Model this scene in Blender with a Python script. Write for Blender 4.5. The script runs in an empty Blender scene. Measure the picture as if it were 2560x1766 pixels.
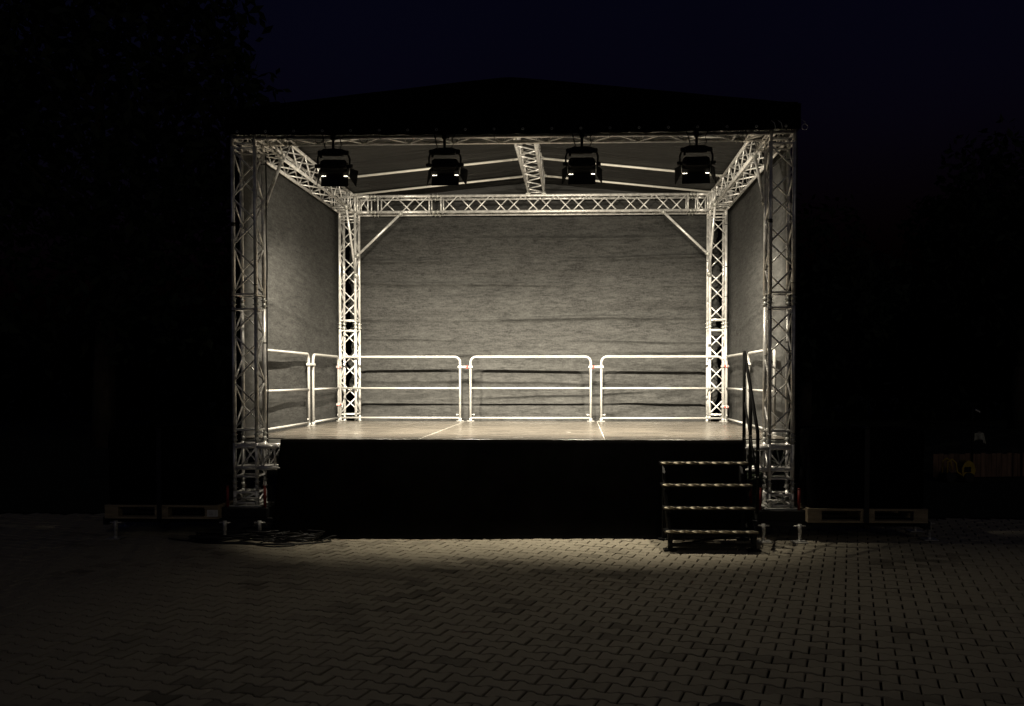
import bpy, math, random
from mathutils import Vector, Matrix, noise
random.seed(7)
R = math.radians
SC = bpy.context.scene
COL = SC.collection

# ------------------------------------------------------------------ camera, world, exposure
FPX = 2214.8
cam_d = bpy.data.cameras.new('camera')
cam = bpy.data.objects.new('camera', cam_d); COL.objects.link(cam)
cam_d.sensor_fit = 'HORIZONTAL'; cam_d.sensor_width = 36.0
cam_d.lens = FPX / 2560 * 36.0
cam_d.shift_x = -(1364.5 - 1280) / 2560
cam_d.shift_y = (995.3 - 883) / 2560
cam_d.clip_start = 0.05; cam_d.clip_end = 1500
yaw, pitch = 0.0365, -0.0218
cam.location = (0.714, -9.43, 1.6746)
fwd = Vector((-math.sin(yaw) * math.cos(pitch), math.cos(yaw) * math.cos(pitch), math.sin(pitch)))
cam.rotation_euler = fwd.to_track_quat('-Z', 'Y').to_euler()
SC.camera = cam

world = bpy.data.worlds.new('World'); SC.world = world; world.use_nodes = True
nt = world.node_tree; nt.nodes.clear()
wo = nt.nodes.new('ShaderNodeOutputWorld'); bg = nt.nodes.new('ShaderNodeBackground')
sky = nt.nodes.new('ShaderNodeTexSky'); sky.sky_type = 'NISHITA'; sky.sun_disc = False
sky.sun_elevation = R(-3.2); sky.sun_rotation = R(200); sky.ozone_density = 3.0; sky.dust_density = 0.4
tint = nt.nodes.new('ShaderNodeMix'); tint.data_type = 'RGBA'; tint.blend_type = 'MULTIPLY'
tint.inputs[0].default_value = 1.0
tc = nt.nodes.new('ShaderNodeTexCoord')
cl = nt.nodes.new('ShaderNodeTexNoise'); cl.inputs['Scale'].default_value = 2.2; cl.inputs['Detail'].default_value = 3
cr = nt.nodes.new('ShaderNodeValToRGB')
cr.color_ramp.elements[0].position = 0.3; cr.color_ramp.elements[0].color = (0.55, 0.58, 0.70, 1)
cr.color_ramp.elements[1].position = 0.75; cr.color_ramp.elements[1].color = (0.85, 0.85, 1.0, 1)
nt.links.new(tc.outputs['Generated'], cl.inputs['Vector']); nt.links.new(cl.outputs['Fac'], cr.inputs['Fac'])
nt.links.new(sky.outputs['Color'], tint.inputs[6]); nt.links.new(cr.outputs['Color'], tint.inputs[7])
nt.links.new(tint.outputs[2], bg.inputs['Color']); bg.inputs['Strength'].default_value = 0.12
nt.links.new(bg.outputs[0], wo.inputs['Surface'])
SC.view_settings.view_transform = 'Standard'; SC.view_settings.look = 'None'
SC.view_settings.exposure = 0.0; SC.view_settings.gamma = 1.0
SC.render.engine = 'CYCLES'
SC.cycles.max_bounces = 8; SC.cycles.diffuse_bounces = 4; SC.cycles.glossy_bounces = 3
SC.cycles.sample_clamp_indirect = 4.0
SC.cycles.use_denoising = True

LAMP_COL = (1.0, 0.89, 0.70)
SPOT_W, AREA_W, LEAK_W, DOWN_W = 2050.0, 54.0, 13.0, 470.0
SPOT_AIM, SPOT_SIZE = R(46), R(94)
# faint warm fill sun, added behind the camera to lift pallets and far fence
sun_d = bpy.data.lights.new('fill_sun', 'SUN'); sun_d.energy = 0.045; sun_d.angle = R(15); sun_d.color = (1.0, 0.88, 0.66)
sun_o = bpy.data.objects.new('fill_sun', sun_d); COL.objects.link(sun_o); sun_o.rotation_euler = (R(66), 0, R(22))

# ------------------------------------------------------------------ materials
def mat(name, col, rough=0.6, metal=0.0, var=0.12, vscale=(6, 6, 6), bump=0.0, bscale=(60, 60, 60), bdist=0.002,
        rvar=0.0, col2=None, spec=0.5, coords='Object', detail=4.0, sheen=0.0):
    m = bpy.data.materials.new(name); m.use_nodes = True
    t = m.node_tree; b = t.nodes['Principled BSDF']
    b.inputs['Metallic'].default_value = metal; b.inputs['Roughness'].default_value = rough
    b.inputs['Specular IOR Level'].default_value = spec
    if sheen: b.inputs['Sheen Weight'].default_value = sheen
    c = t.nodes.new('ShaderNodeTexCoord'); mp = t.nodes.new('ShaderNodeMapping')
    mp.inputs['Scale'].default_value = vscale
    n = t.nodes.new('ShaderNodeTexNoise'); n.inputs['Scale'].default_value = 1.0; n.inputs['Detail'].default_value = detail
    n.inputs['Roughness'].default_value = 0.6
    t.links.new(c.outputs[coords], mp.inputs['Vector']); t.links.new(mp.outputs[0], n.inputs['Vector'])
    rp = t.nodes.new('ShaderNodeValToRGB')
    c2 = col2 or tuple(x * (1 + var) for x in col)
    c1 = col if col2 else tuple(x * (1 - var) for x in col)
    rp.color_ramp.elements[0].position = 0.32; rp.color_ramp.elements[0].color = (*c1, 1)
    rp.color_ramp.elements[1].position = 0.68; rp.color_ramp.elements[1].color = (*c2, 1)
    t.links.new(n.outputs['Fac'], rp.inputs['Fac']); t.links.new(rp.outputs['Color'], b.inputs['Base Color'])
    if rvar:
        mr = t.nodes.new('ShaderNodeMapRange')
        mr.inputs['To Min'].default_value = max(0.05, rough - rvar); mr.inputs['To Max'].default_value = min(1, rough + rvar)
        t.links.new(n.outputs['Fac'], mr.inputs['Value']); t.links.new(mr.outputs[0], b.inputs['Roughness'])
    if bump:
        mp2 = t.nodes.new('ShaderNodeMapping'); mp2.inputs['Scale'].default_value = bscale
        n2 = t.nodes.new('ShaderNodeTexNoise'); n2.inputs['Scale'].default_value = 1.0; n2.inputs['Detail'].default_value = 3
        bp = t.nodes.new('ShaderNodeBump'); bp.inputs['Strength'].default_value = bump; bp.inputs['Distance'].default_value = bdist
        t.links.new(c.outputs[coords], mp2.inputs['Vector']); t.links.new(mp2.outputs[0], n2.inputs['Vector'])
        t.links.new(n2.outputs['Fac'], bp.inputs['Height']); t.links.new(bp.outputs[0], b.inputs['Normal'])
    return m

M = {}
M['alu'] = mat('aluminium_tube', (0.84, 0.83, 0.81), 0.33, 0.42, 0.26, (13, 13, 13), 0.25, (70, 70, 70), 0.0012, rvar=0.12)
M['alu_dull'] = mat('weathered_aluminium', (0.50, 0.50, 0.47), 0.45, 0.45, 0.25, (14, 14, 14), 0.3, (80, 80, 80), 0.0015, rvar=0.12)
M['rafter'] = mat('pale_roof_pole', (0.78, 0.76, 0.70), 0.45, 0.2, 0.08, (5, 5, 5))
M['rail'] = mat('galvanised_rail', (0.38, 0.375, 0.36), 0.45, 0.1, 0.1, (12, 12, 12), 0.2, (60, 60, 60), 0.001, rvar=0.1)
M['galv'] = mat('galvanised_jack', (0.62, 0.61, 0.57), 0.5, 0.5, 0.2, (30, 30, 30), 0.2, rvar=0.1)
M['black'] = mat('black_powder_coat', (0.006, 0.006, 0.006), 0.6, 0.0, 0.3, (20, 20, 20), 0.3, (120, 120, 120), 0.001, spec=0.25)
M['blacksteel'] = mat('black_steel', (0.006, 0.006, 0.006), 0.8, 0.0, 0.3, (15, 15, 15), 0.3)
M['rubber'] = mat('black_rubber', (0.012, 0.012, 0.012), 0.45, 0.0, 0.2, (30, 30, 30))
M['skirt'] = mat('black_skirt_cloth', (0.0022, 0.0021, 0.0020), 1.0, 0.0, 0.3, (3, 3, 3), 0.4, (300, 300, 300), 0.001, spec=0.0)
M['tarp'] = mat('black_tarpaulin', (0.003, 0.003, 0.003), 0.9, 0.0, 0.3, (3, 3, 3), 0.4, (20, 20, 20), 0.004, spec=0.08)
M['roofcloth'] = mat('roof_cloth', (0.003, 0.003, 0.0025), 0.6, 0.0, 0.6, (0.3, 9, 3), 1.0, (0.5, 20, 6), 0.05, col2=(0.016, 0.015, 0.0135), spec=0.4)
M['red'] = mat('red_paint', (0.17, 0.014, 0.010), 0.5, 0.0, 0.25, (25, 25, 25))
M['redcap'] = mat('red_plastic', (0.75, 0.035, 0.02), 0.4, 0.0, 0.1)
M['wood'] = mat('pallet_wood', (0.31, 0.25, 0.165), 0.85, 0.0, 0.3, (3, 25, 25), 0.5, (8, 80, 80), 0.002)
M['label'] = mat('white_label', (0.75, 0.74, 0.70), 0.6, 0.0, 0.05)
M['yellow'] = mat('yellow_paint', (0.55, 0.38, 0.03), 0.5, 0.0, 0.2, (10, 10, 10))
M['cloth_pale'] = mat('pale_cloth', (0.55, 0.55, 0.45), 0.9, 0.0, 0.2, (20, 20, 20))
M['fence'] = mat('fence_wood', (0.24, 0.15, 0.10), 0.85, 0.0, 0.4, (14, 14, 2), 0.4)
M['bark'] = mat('bark', (0.05, 0.04, 0.03), 0.95, 0.0, 0.3, (8, 8, 3), 0.8, (20, 20, 6), 0.02)
M['leaf'] = mat('leaves', (0.014, 0.022, 0.010), 0.8, 0.0, 0.45, (0.5, 0.5, 0.5))
M['grass'] = mat('lawn', (0.02, 0.03, 0.012), 0.95, 0.0, 0.4, (2, 2, 2), 0.8, (40, 40, 40), 0.03)
M['joint'] = mat('joint_sand', (0.010, 0.009, 0.007), 1.0, 0.0, 0.4, (20, 20, 20), spec=0.1)
M['asphalt'] = mat('far_pavement', (0.10, 0.09, 0.075), 0.95, 0.0, 0.25, (3, 3, 3), 0.4)
M['galv_dark'] = mat('worn_nosing_strip', (0.16, 0.14, 0.10), 0.5, 0.3, 0.3, (30, 30, 30))
M['nosing'] = mat('tread_nosing', (0.62, 0.55, 0.40), 0.5, 0.15, 0.15, (40, 40, 40))

def curtain_mat(name, base, stretch, up):
    """woven wind-break mesh: fine thread streaks, slub lines and faint blotches; bump in the weave"""
    m = bpy.data.materials.new(name); m.use_nodes = True
    t = m.node_tree; b = t.nodes['Principled BSDF']; b.inputs['Roughness'].default_value = 0.85
    b.inputs['Specular IOR Level'].default_value = 0.25
    c = t.nodes.new('ShaderNodeTexCoord')
    def nz(sc, det=3.0, rgh=0.6):
        mp = t.nodes.new('ShaderNodeMapping'); mp.inputs['Scale'].default_value = sc
        n = t.nodes.new('ShaderNodeTexNoise'); n.inputs['Scale'].default_value = 1; n.inputs['Detail'].default_value = det
        n.inputs['Roughness'].default_value = rgh
        t.links.new(c.outputs['Object'], mp.inputs['Vector']); t.links.new(mp.outputs[0], n.inputs['Vector'])
        return n.outputs['Fac']
    fine = nz((11, 11, 48), 3, 0.75)
    slub = nz((3.6, 3.6, 20), 4, 0.8)
    blot = nz((1.1, 1.1, 1.6), 4)
    weave = nz((46, 46, 42), 2)
    def math_(op, a, bb):
        n = t.nodes.new('ShaderNodeMath'); n.operation = op
        for i, v in enumerate((a, bb)):
            if isinstance(v, float): n.inputs[i].default_value = v
            else: t.links.new(v, n.inputs[i])
        return n.outputs[0]
    s = math_('ADD', math_('MULTIPLY', fine, 0.45), math_('MULTIPLY', slub, 0.60))
    s = math_('ADD', s, math_('MULTIPLY', blot, 0.25)); s = math_('ADD', s, math_('MULTIPLY', weave, 0.35))
    rp = t.nodes.new('ShaderNodeValToRGB')
    rp.color_ramp.elements[0].position = 0.67; rp.color_ramp.elements[0].color = (*[x * 0.42 for x in base], 1)
    rp.color_ramp.elements[1].position = 0.99; rp.color_ramp.elements[1].color = (*[x * 1.8 for x in base], 1)
    t.links.new(s, rp.inputs['Fac']); t.links.new(rp.outputs['Color'], b.inputs['Base Color'])
    bp = t.nodes.new('ShaderNodeBump'); bp.inputs['Strength'].default_value = 0.5; bp.inputs['Distance'].default_value = 0.004
    t.links.new(s, bp.inputs['Height']); t.links.new(bp.outputs[0], b.inputs['Normal'])
    return m
M['rearcloth'] = curtain_mat('rear_windbreak_cloth', (0.034, 0.034, 0.0328), None, 0)
M['sidecloth'] = curtain_mat('side_windbreak_cloth', (0.034, 0.034, 0.0328), None, 0)

def deck_mat():
    m = bpy.data.materials.new('deck_plywood'); m.use_nodes = True
    t = m.node_tree; b = t.nodes['Principled BSDF']
    c = t.nodes.new('ShaderNodeTexCoord')
    def nz(sc, det=4.0):
        mp = t.nodes.new('ShaderNodeMapping'); mp.inputs['Scale'].default_value = sc
        n = t.nodes.new('ShaderNodeTexNoise'); n.inputs['Scale'].default_value = 1; n.inputs['Detail'].default_value = det
        t.links.new(c.outputs['Object'], mp.inputs['Vector']); t.links.new(mp.outputs[0], n.inputs['Vector'])
        return n.outputs['Fac']
    a = nz((1.2, 5, 1)); f = nz((2.2, 30, 1)); sp = nz((60, 60, 1), 2)
    mx = t.nodes.new('ShaderNodeMath'); mx.operation = 'MULTIPLY_ADD'; mx.inputs[1].default_value = 0.5
    t.links.new(a, mx.inputs[0]); t.links.new(f, mx.inputs[2])
    rp = t.nodes.new('ShaderNodeValToRGB'); e = rp.color_ramp.elements
    e[0].position = 0.55; e[0].color = (0.030, 0.027, 0.0225, 1); e[1].position = 0.92; e[1].color = (0.130, 0.115, 0.096, 1)
    t.links.new(mx.outputs[0], rp.inputs['Fac']); t.links.new(rp.outputs['Color'], b.inputs['Base Color'])
    mr = t.nodes.new('ShaderNodeMapRange'); mr.inputs['To Min'].default_value = 0.12; mr.inputs['To Max'].default_value = 0.42
    t.links.new(f, mr.inputs['Value']); t.links.new(mr.outputs[0], b.inputs['Roughness'])
    bp = t.nodes.new('ShaderNodeBump'); bp.inputs['Strength'].default_value = 0.25; bp.inputs['Distance'].default_value = 0.002
    t.links.new(sp, bp.inputs['Height']); t.links.new(bp.outputs[0], b.inputs['Normal'])
    return m
M['deck'] = deck_mat()

def paver_mat():
    m = bpy.data.materials.new('concrete_pavers'); m.use_nodes = True
    t = m.node_tree; b = t.nodes['Principled BSDF']; b.inputs['Roughness'].default_value = 0.85
    at = t.nodes.new('ShaderNodeAttribute'); at.attribute_name = 'tint'
    c = t.nodes.new('ShaderNodeTexCoord')
    n = t.nodes.new('ShaderNodeTexNoise'); n.inputs['Scale'].default_value = 90; n.inputs['Detail'].default_value = 3
    n2 = t.nodes.new('ShaderNodeTexNoise'); n2.inputs['Scale'].default_value = 0.9; n2.inputs['Detail'].default_value = 5
    for k in (n, n2): t.links.new(c.outputs['Object'], k.inputs['Vector'])
    a1 = t.nodes.new('ShaderNodeMath'); a1.operation = 'MULTIPLY_ADD'; a1.inputs[1].default_value = 0.45
    t.links.new(n.outputs['Fac'], a1.inputs[0]); t.links.new(at.outputs['Fac'], a1.inputs[2])
    a2 = t.nodes.new('ShaderNodeMath'); a2.operation = 'MULTIPLY_ADD'; a2.inputs[1].default_value = 0.9
    mz = t.nodes.new('ShaderNodeMapRange'); mz.inputs['From Min'].default_value = 0.3; mz.inputs['From Max'].default_value = 0.7; t.links.new(n2.outputs['Fac'], mz.inputs['Value']); t.links.new(mz.outputs[0], a2.inputs[0]); t.links.new(a1.outputs[0], a2.inputs[2])
    rp = t.nodes.new('ShaderNodeValToRGB'); e = rp.color_ramp.elements
    e[0].position = 0.35; e[0].color = (0.17, 0.152, 0.113, 1); e[1].position = 1.3 / 1.35; e[1].color = (0.40, 0.36, 0.275, 1)
    t.links.new(a2.outputs[0], rp.inputs['Fac']); t.links.new(rp.outputs['Color'], b.inputs['Base Color'])
    bp = t.nodes.new('ShaderNodeBump'); bp.inputs['Strength'].default_value = 0.5; bp.inputs['Distance'].default_value = 0.003
    t.links.new(n.outputs['Fac'], bp.inputs['Height']); t.links.new(bp.outputs[0], b.inputs['Normal'])
    return m
M['paver'] = paver_mat()

def emis(name, col, s):
    m = bpy.data.materials.new(name); m.use_nodes = True; t = m.node_tree
    b = t.nodes['Principled BSDF']; b.inputs['Base Color'].default_value = (0.8, 0.8, 0.8, 1)
    b.inputs['Emission Color'].default_value = (*col, 1); b.inputs['Emission Strength'].default_value = s
    return m
M['lens'] = emis('lit_lens', LAMP_COL, 5.0)

# ------------------------------------------------------------------ mesh builder
class MB:
    def __init__(s): s.v = []; s.f = []; s.s = []
    def add(s, vs, fs, smooth=False):
        o = len(s.v); s.v += [tuple(p) for p in vs]
        s.f += [tuple(i + o for i in f) for f in fs]; s.s += [smooth] * len(fs); return s
    def tube(s, a, b, r, n=10, r2=None, caps=True):
        a, b = Vector(a), Vector(b); d = (b - a).normalized(); r2 = r if r2 is None else r2
        u = d.cross(Vector((0, 0, 1)));
        if u.length < 1e-3: u = Vector((1, 0, 0))
        u.normalize(); w = d.cross(u)
        vs = []
        for p, rr in ((a, r), (b, r2)):
            for k in range(n):
                t = 2 * math.pi * k / n; vs.append(p + u * (math.cos(t) * rr) + w * (math.sin(t) * rr))
        s.add(vs, [(k, (k + 1) % n, n + (k + 1) % n, n + k) for k in range(n)], True)
        if caps:
            o = len(s.v) - 2 * n
            s.f += [tuple(o + k for k in reversed(range(n))), tuple(o + n + k for k in range(n))]; s.s += [False, False]
        return s
    def path(s, pts, r, n=8, closed=False, caps=True):
        pts = [Vector(p) for p in pts]; N = len(pts); prev = None; rings = []
        for i, p in enumerate(pts):
            if closed: d = pts[(i + 1) % N] - pts[i - 1]
            else: d = pts[min(i + 1, N - 1)] - pts[max(i - 1, 0)]
            d.normalize()
            if prev is None:
                u = d.cross(Vector((0, 0, 1)))
                if u.length < 1e-3: u = Vector((1, 0, 0))
            else: u = prev - d * prev.dot(d)
            u.normalize(); prev = u; w = d.cross(u)
            rings.append([p + u * (math.cos(2 * math.pi * k / n) * r) + w * (math.sin(2 * math.pi * k / n) * r) for k in range(n)])
        vs = [q for g in rings for q in g]
        fs = []
        for i in range(N if closed else N - 1):
            j = (i + 1) % N
            for k in range(n): fs.append((i * n + k, i * n + (k + 1) % n, j * n + (k + 1) % n, j * n + k))
        s.add(vs, fs, True)
        if not closed and caps:
            o = len(s.v) - len(vs)
            s.f += [tuple(o + k for k in reversed(range(n))), tuple(o + (N - 1) * n + k for k in range(n))]; s.s += [False, False]
        return s
    def box(s, c, size, mtx=None, bev=0.0):
        hx, hy, hz = (q / 2 for q in size); c = Vector(c); b = min(bev, hx * .9, hy * .9, hz * .9)
        if b <= 0:
            vs = [Vector((x, y, z)) for z in (-hz, hz) for (x, y) in ((-hx, -hy), (hx, -hy), (hx, hy), (-hx, hy))]
            fs = [(3, 2, 1, 0), (4, 5, 6, 7), (0, 1, 5, 4), (1, 2, 6, 5), (2, 3, 7, 6), (3, 0, 4, 7)]
        else:
            vs = []; fs = []
            def ring(z, i):
                x, y = hx - i, hy - i; o = len(vs); e = b if i == 0 else b * 0.5
                vs.extend(Vector(q + (z,)) for q in ((-x + e, -y), (x - e, -y), (x, -y + e), (x, y - e), (x - e, y), (-x + e, y), (-x, y - e), (-x, -y + e)))
                return o
            rs = [ring(-hz, b), ring(-hz + b, 0), ring(hz - b, 0), ring(hz, b)]
            for a, c2 in zip(rs, rs[1:]):
                for k in range(8): fs.append((a + k, a + (k + 1) % 8, c2 + (k + 1) % 8, c2 + k))
            fs.append(tuple(rs[0] + k for k in reversed(range(8)))); fs.append(tuple(rs[3] + k for k in range(8)))
        if mtx is not None: vs = [mtx @ p for p in vs]
        return s.add([p + c for p in vs], fs)
    def prism(s, poly, axis, a, b):
        """poly: 2-D outline; axis 'y': (x,z) extruded from y=a to b; 'x': (y,z)"""
        n = len(poly); vs = []
        for t in (a, b):
            for p, q in poly: vs.append((p, t, q) if axis == 'y' else (t, p, q) if axis == 'x' else (p, q, t))
        return s.add(vs, [(k, (k + 1) % n, n + (k + 1) % n, n + k) for k in range(n)] + [tuple(reversed(range(n))), tuple(range(n, 2 * n))])
    def build(s, name, m, parent=None, loc=(0, 0, 0)):
        me = bpy.data.meshes.new(name); L = Vector(loc)
        me.from_pydata([tuple(Vector(p) - L) for p in s.v], [], s.f); me.update()
        me.polygons.foreach_set('use_smooth', s.s)
        me.materials.append(m)
        o = bpy.data.objects.new(name, me); COL.objects.link(o)
        if parent is not None:
            o.parent = parent; o.location = L - world_loc(parent)
        else: o.location = L
        return o
def world_loc(o):
    p = Vector((0, 0, 0))
    while o is not None: p = p + o.location; o = o.parent
    return p
def tag(o, label=None, cat=None, group=None, kind=None):
    if label: o['label'] = label
    if cat: o['category'] = cat
    if group: o['group'] = group
    if kind: o['kind'] = kind
    return o
def empty(name, loc, label, cat, group=None):
    o = bpy.data.objects.new(name, None); o.empty_display_size = 0.1; COL.objects.link(o); o.location = loc
    return tag(o, label, cat, group)
def copy_tree(o, parent=None):
    c = o.copy(); COL.objects.link(c); c.parent = parent
    for ch in list(o.children): copy_tree(ch, c)
    return c
def grid(fn, nu, nv, name, m, parent=None, thick=0.0, loc=(0, 0, 0)):
    vs = [fn(i / nu, j / nv) for j in range(nv + 1) for i in range(nu + 1)]
    fs = [(j * (nu + 1) + i, j * (nu + 1) + i + 1, (j + 1) * (nu + 1) + i + 1, (j + 1) * (nu + 1) + i) for j in range(nv) for i in range(nu)]
    b = MB(); b.add(vs, fs, True)
    o = b.build(name, m, parent, loc)
    if thick:
        md = o.modifiers.new('thickness', 'SOLIDIFY'); md.thickness = thick; md.offset = 0
    return o
def fn3(x, y, z): return noise.noise(Vector((x, y, z)))

# ------------------------------------------------------------------ ground
A17 = R(17)
def build_pavement():
    import numpy as np
    L, P, A, g, dz = 0.2, 0.131, 0.0125, 0.0048, 0.016
    X0, X1, Y0, Y1 = -9.0, 10.0, -8.2, 1.3
    ca, sa = math.cos(A17), math.sin(A17)
    # local axes: e1 along the stones' length, e2 across the rows
    e1 = (ca, -sa); e2 = (sa, ca)
    out = [(g * 1.2, -P / 2 - A + g), (.034, -P / 2 - A + g), (.070, -P / 2 + A + g), (.130, -P / 2 + A + g), (.166, -P / 2 - A + g), (L - g * 1.2, -P / 2 - A + g)]
    out += [(x, -y) for x, y in reversed(out)]
    inn = []
    for x, y in out:
        cx, cy = L / 2, 0
        inn.append((x + (0.005 if x < cx - .06 else -0.005 if x > cx + .06 else 0), y + (0.005 if y < 0 else -0.005)))
    n = 12
    base_o = np.array(out); base_i = np.array(inn)
    verts = []; tints = []
    rng = random.Random(3)
    rmin, rmax = int(-14 / P), int(14 / P)
    cnt = 0
    for r in range(rmin, rmax):
        for k in range(int(-15 / L), int(15 / L)):
            a = k * L + (L / 2 if r % 2 else 0); b = r * P
            cx = (a + L / 2) * e1[0] + b * e2[0]; cy = (a + L / 2) * e1[1] + b * e2[1]
            if not (X0 < cx < X1 and Y0 < cy < Y1): continue
            if -2.2 < cx < 2.2 and cy > 0.8: continue
            tz = rng.gauss(0, 0.0012); tx = rng.gauss(0, 0.010); ty = rng.gauss(0, 0.010)
            jx, jy = rng.gauss(0, .0008), rng.gauss(0, .0008)
            und = 0.006 * noise.noise(Vector((cx * 0.7, cy * 0.7, 0)))
            for arr, zz in ((base_i, 0.0), (base_o, -0.004), (base_o, -dz)):
                px = arr[:, 0] + a + jx; py = arr[:, 1] + b + jy
                wz = zz + tz + und + (arr[:, 0] - L / 2) * tx + arr[:, 1] * ty
                verts.append(np.stack([px * e1[0] + py * e2[0], px * e1[1] + py * e2[1], wz], 1))
            tints.append(rng.random()); cnt += 1
    V = np.concatenate(verts)
    faces = []
    for c in range(cnt):
        o = c * 36
        faces.append(tuple(range(o, o + 12)))
        for q in (0, 12):
            for k in range(12): faces.append((o + q + k, o + q + 12 + k, o + q + 12 + (k + 1) % 12, o + q + (k + 1) % 12))
    me = bpy.data.meshes.new('pavement'); me.from_pydata(V.tolist(), [], faces); me.update()
    at = me.attributes.new('tint', 'FLOAT', 'FACE')
    at.data.foreach_set('value', [t for t in tints for _ in range(25)])
    me.materials.append(M['paver'])
    o = bpy.data.objects.new('pavement', me); COL.objects.link(o); o['kind'] = 'structure'
    return o
build_pavement()
b = MB(); b.add([(-9.2, -8.4, -0.014), (10.2, -8.4, -0.014), (10.2, 1.5, -0.014), (-9.2, 1.5, -0.014)], [(0, 1, 2, 3)])
b.build('pavement_bed', M['joint'])['kind'] = 'structure'
b = MB(); b.add([(-300, -300, -0.022), (300, -300, -0.022), (300, 400, -0.016), (-300, 400, -0.022)], [(0, 1, 2, 3)])
b.build('ground', M['grass'])['kind'] = 'structure'

# ------------------------------------------------------------------ trusses
CR, LR = 0.021, 0.0095
def frame_pts(axis, c, h=0.12):
    """four chord offsets for a truss running along axis"""
    if axis == 'z': return [(sx * h, sy * h, 0) for sx, sy in ((-1, -1), (1, -1), (1, 1), (-1, 1))]
    if axis == 'x': return [(0, sy * h, sz * h) for sy, sz in ((-1, -1), (-1, 1), (1, 1), (1, -1))]
    return [(sx * h, 0, sz * h) for sx, sz in ((-1, -1), (1, -1), (1, 1), (-1, 1))]
def along(axis, t): return {'x': Vector((t, 0, 0)), 'y': Vector((0, t, 0)), 'z': Vector((0, 0, t))}[axis]
def truss(root, axis, centre, segs, joints=True, end_a=True, end_b=True, skip_faces=(), m='alu'):
    """segs: list of (start, end) stretches along the axis; between two stretches sit cone couplers"""
    c = Vector(centre); offs = [Vector(o) for o in frame_pts(axis, c)]
    chords = [MB() for _ in offs]
    for si, (a, b2) in enumerate(segs):
        lace = MB()
        for ch, o in zip(chords, offs): ch.tube(c + o + along(axis, a), c + o + along(axis, b2), CR, 14)
        for end, use in ((a, end_a or si > 0), (b2, end_b or si < len(segs) - 1)):
            if not use: continue
            e = end + (0.018 if end == a else -0.018)
            for k in range(4): lace.tube(c + offs[k] + along(axis, e), c + offs[(k + 1) % 4] + along(axis, e), LR * 1.15, 8)
        span = (b2 - 0.03) - (a + 0.03)
        if span > 0.3:
            n = max(1, round(span / 0.25)); st = span / n
            for k in range(4):
                if k in skip_faces: continue
                p, q = offs[k], offs[(k + 1) % 4]
                for i in range(n):
                    flip = (i + (k % 2)) % 2
                    t0, t1 = a + 0.03 + st * i + 0.008, a + 0.03 + st * (i + 1) - 0.008
                    lace.tube(c + (q if flip else p) + along(axis, t0), c + (p if flip else q) + along(axis, t1), LR, 8)
        if si < len(segs) - 1:
            nb = segs[si + 1][0]
            for o in offs:
                p0, p1 = c + o + along(axis, b2), c + o + along(axis, nb); mid = (p0 + p1) / 2
                coup = MB(); coup.tube(p0, mid, CR * 0.82, 10, CR * 1.12); coup.tube(mid, p1, CR * 1.12, 10, CR * 0.82)
                pv = along({'x': 'z', 'y': 'x', 'z': 'x'}[axis], 0.034)
                for t in (0.25, 0.75):
                    q = p0.lerp(p1, t); coup.tube(q - pv, q + pv, 0.005, 6)
                coup.build('coupler', M['alu_dull'], root)
        if span <= 0.3:
            for k in range(4): lace.tube(c + offs[k] + along(axis, a + .018), c + offs[(k + 1) % 4] + along(axis, b2 - .018), LR, 8)
        if lace.v: lace.build('lacing', M[m], root)
    for ch in chords: ch.build('chord', M[m], root)

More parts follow.
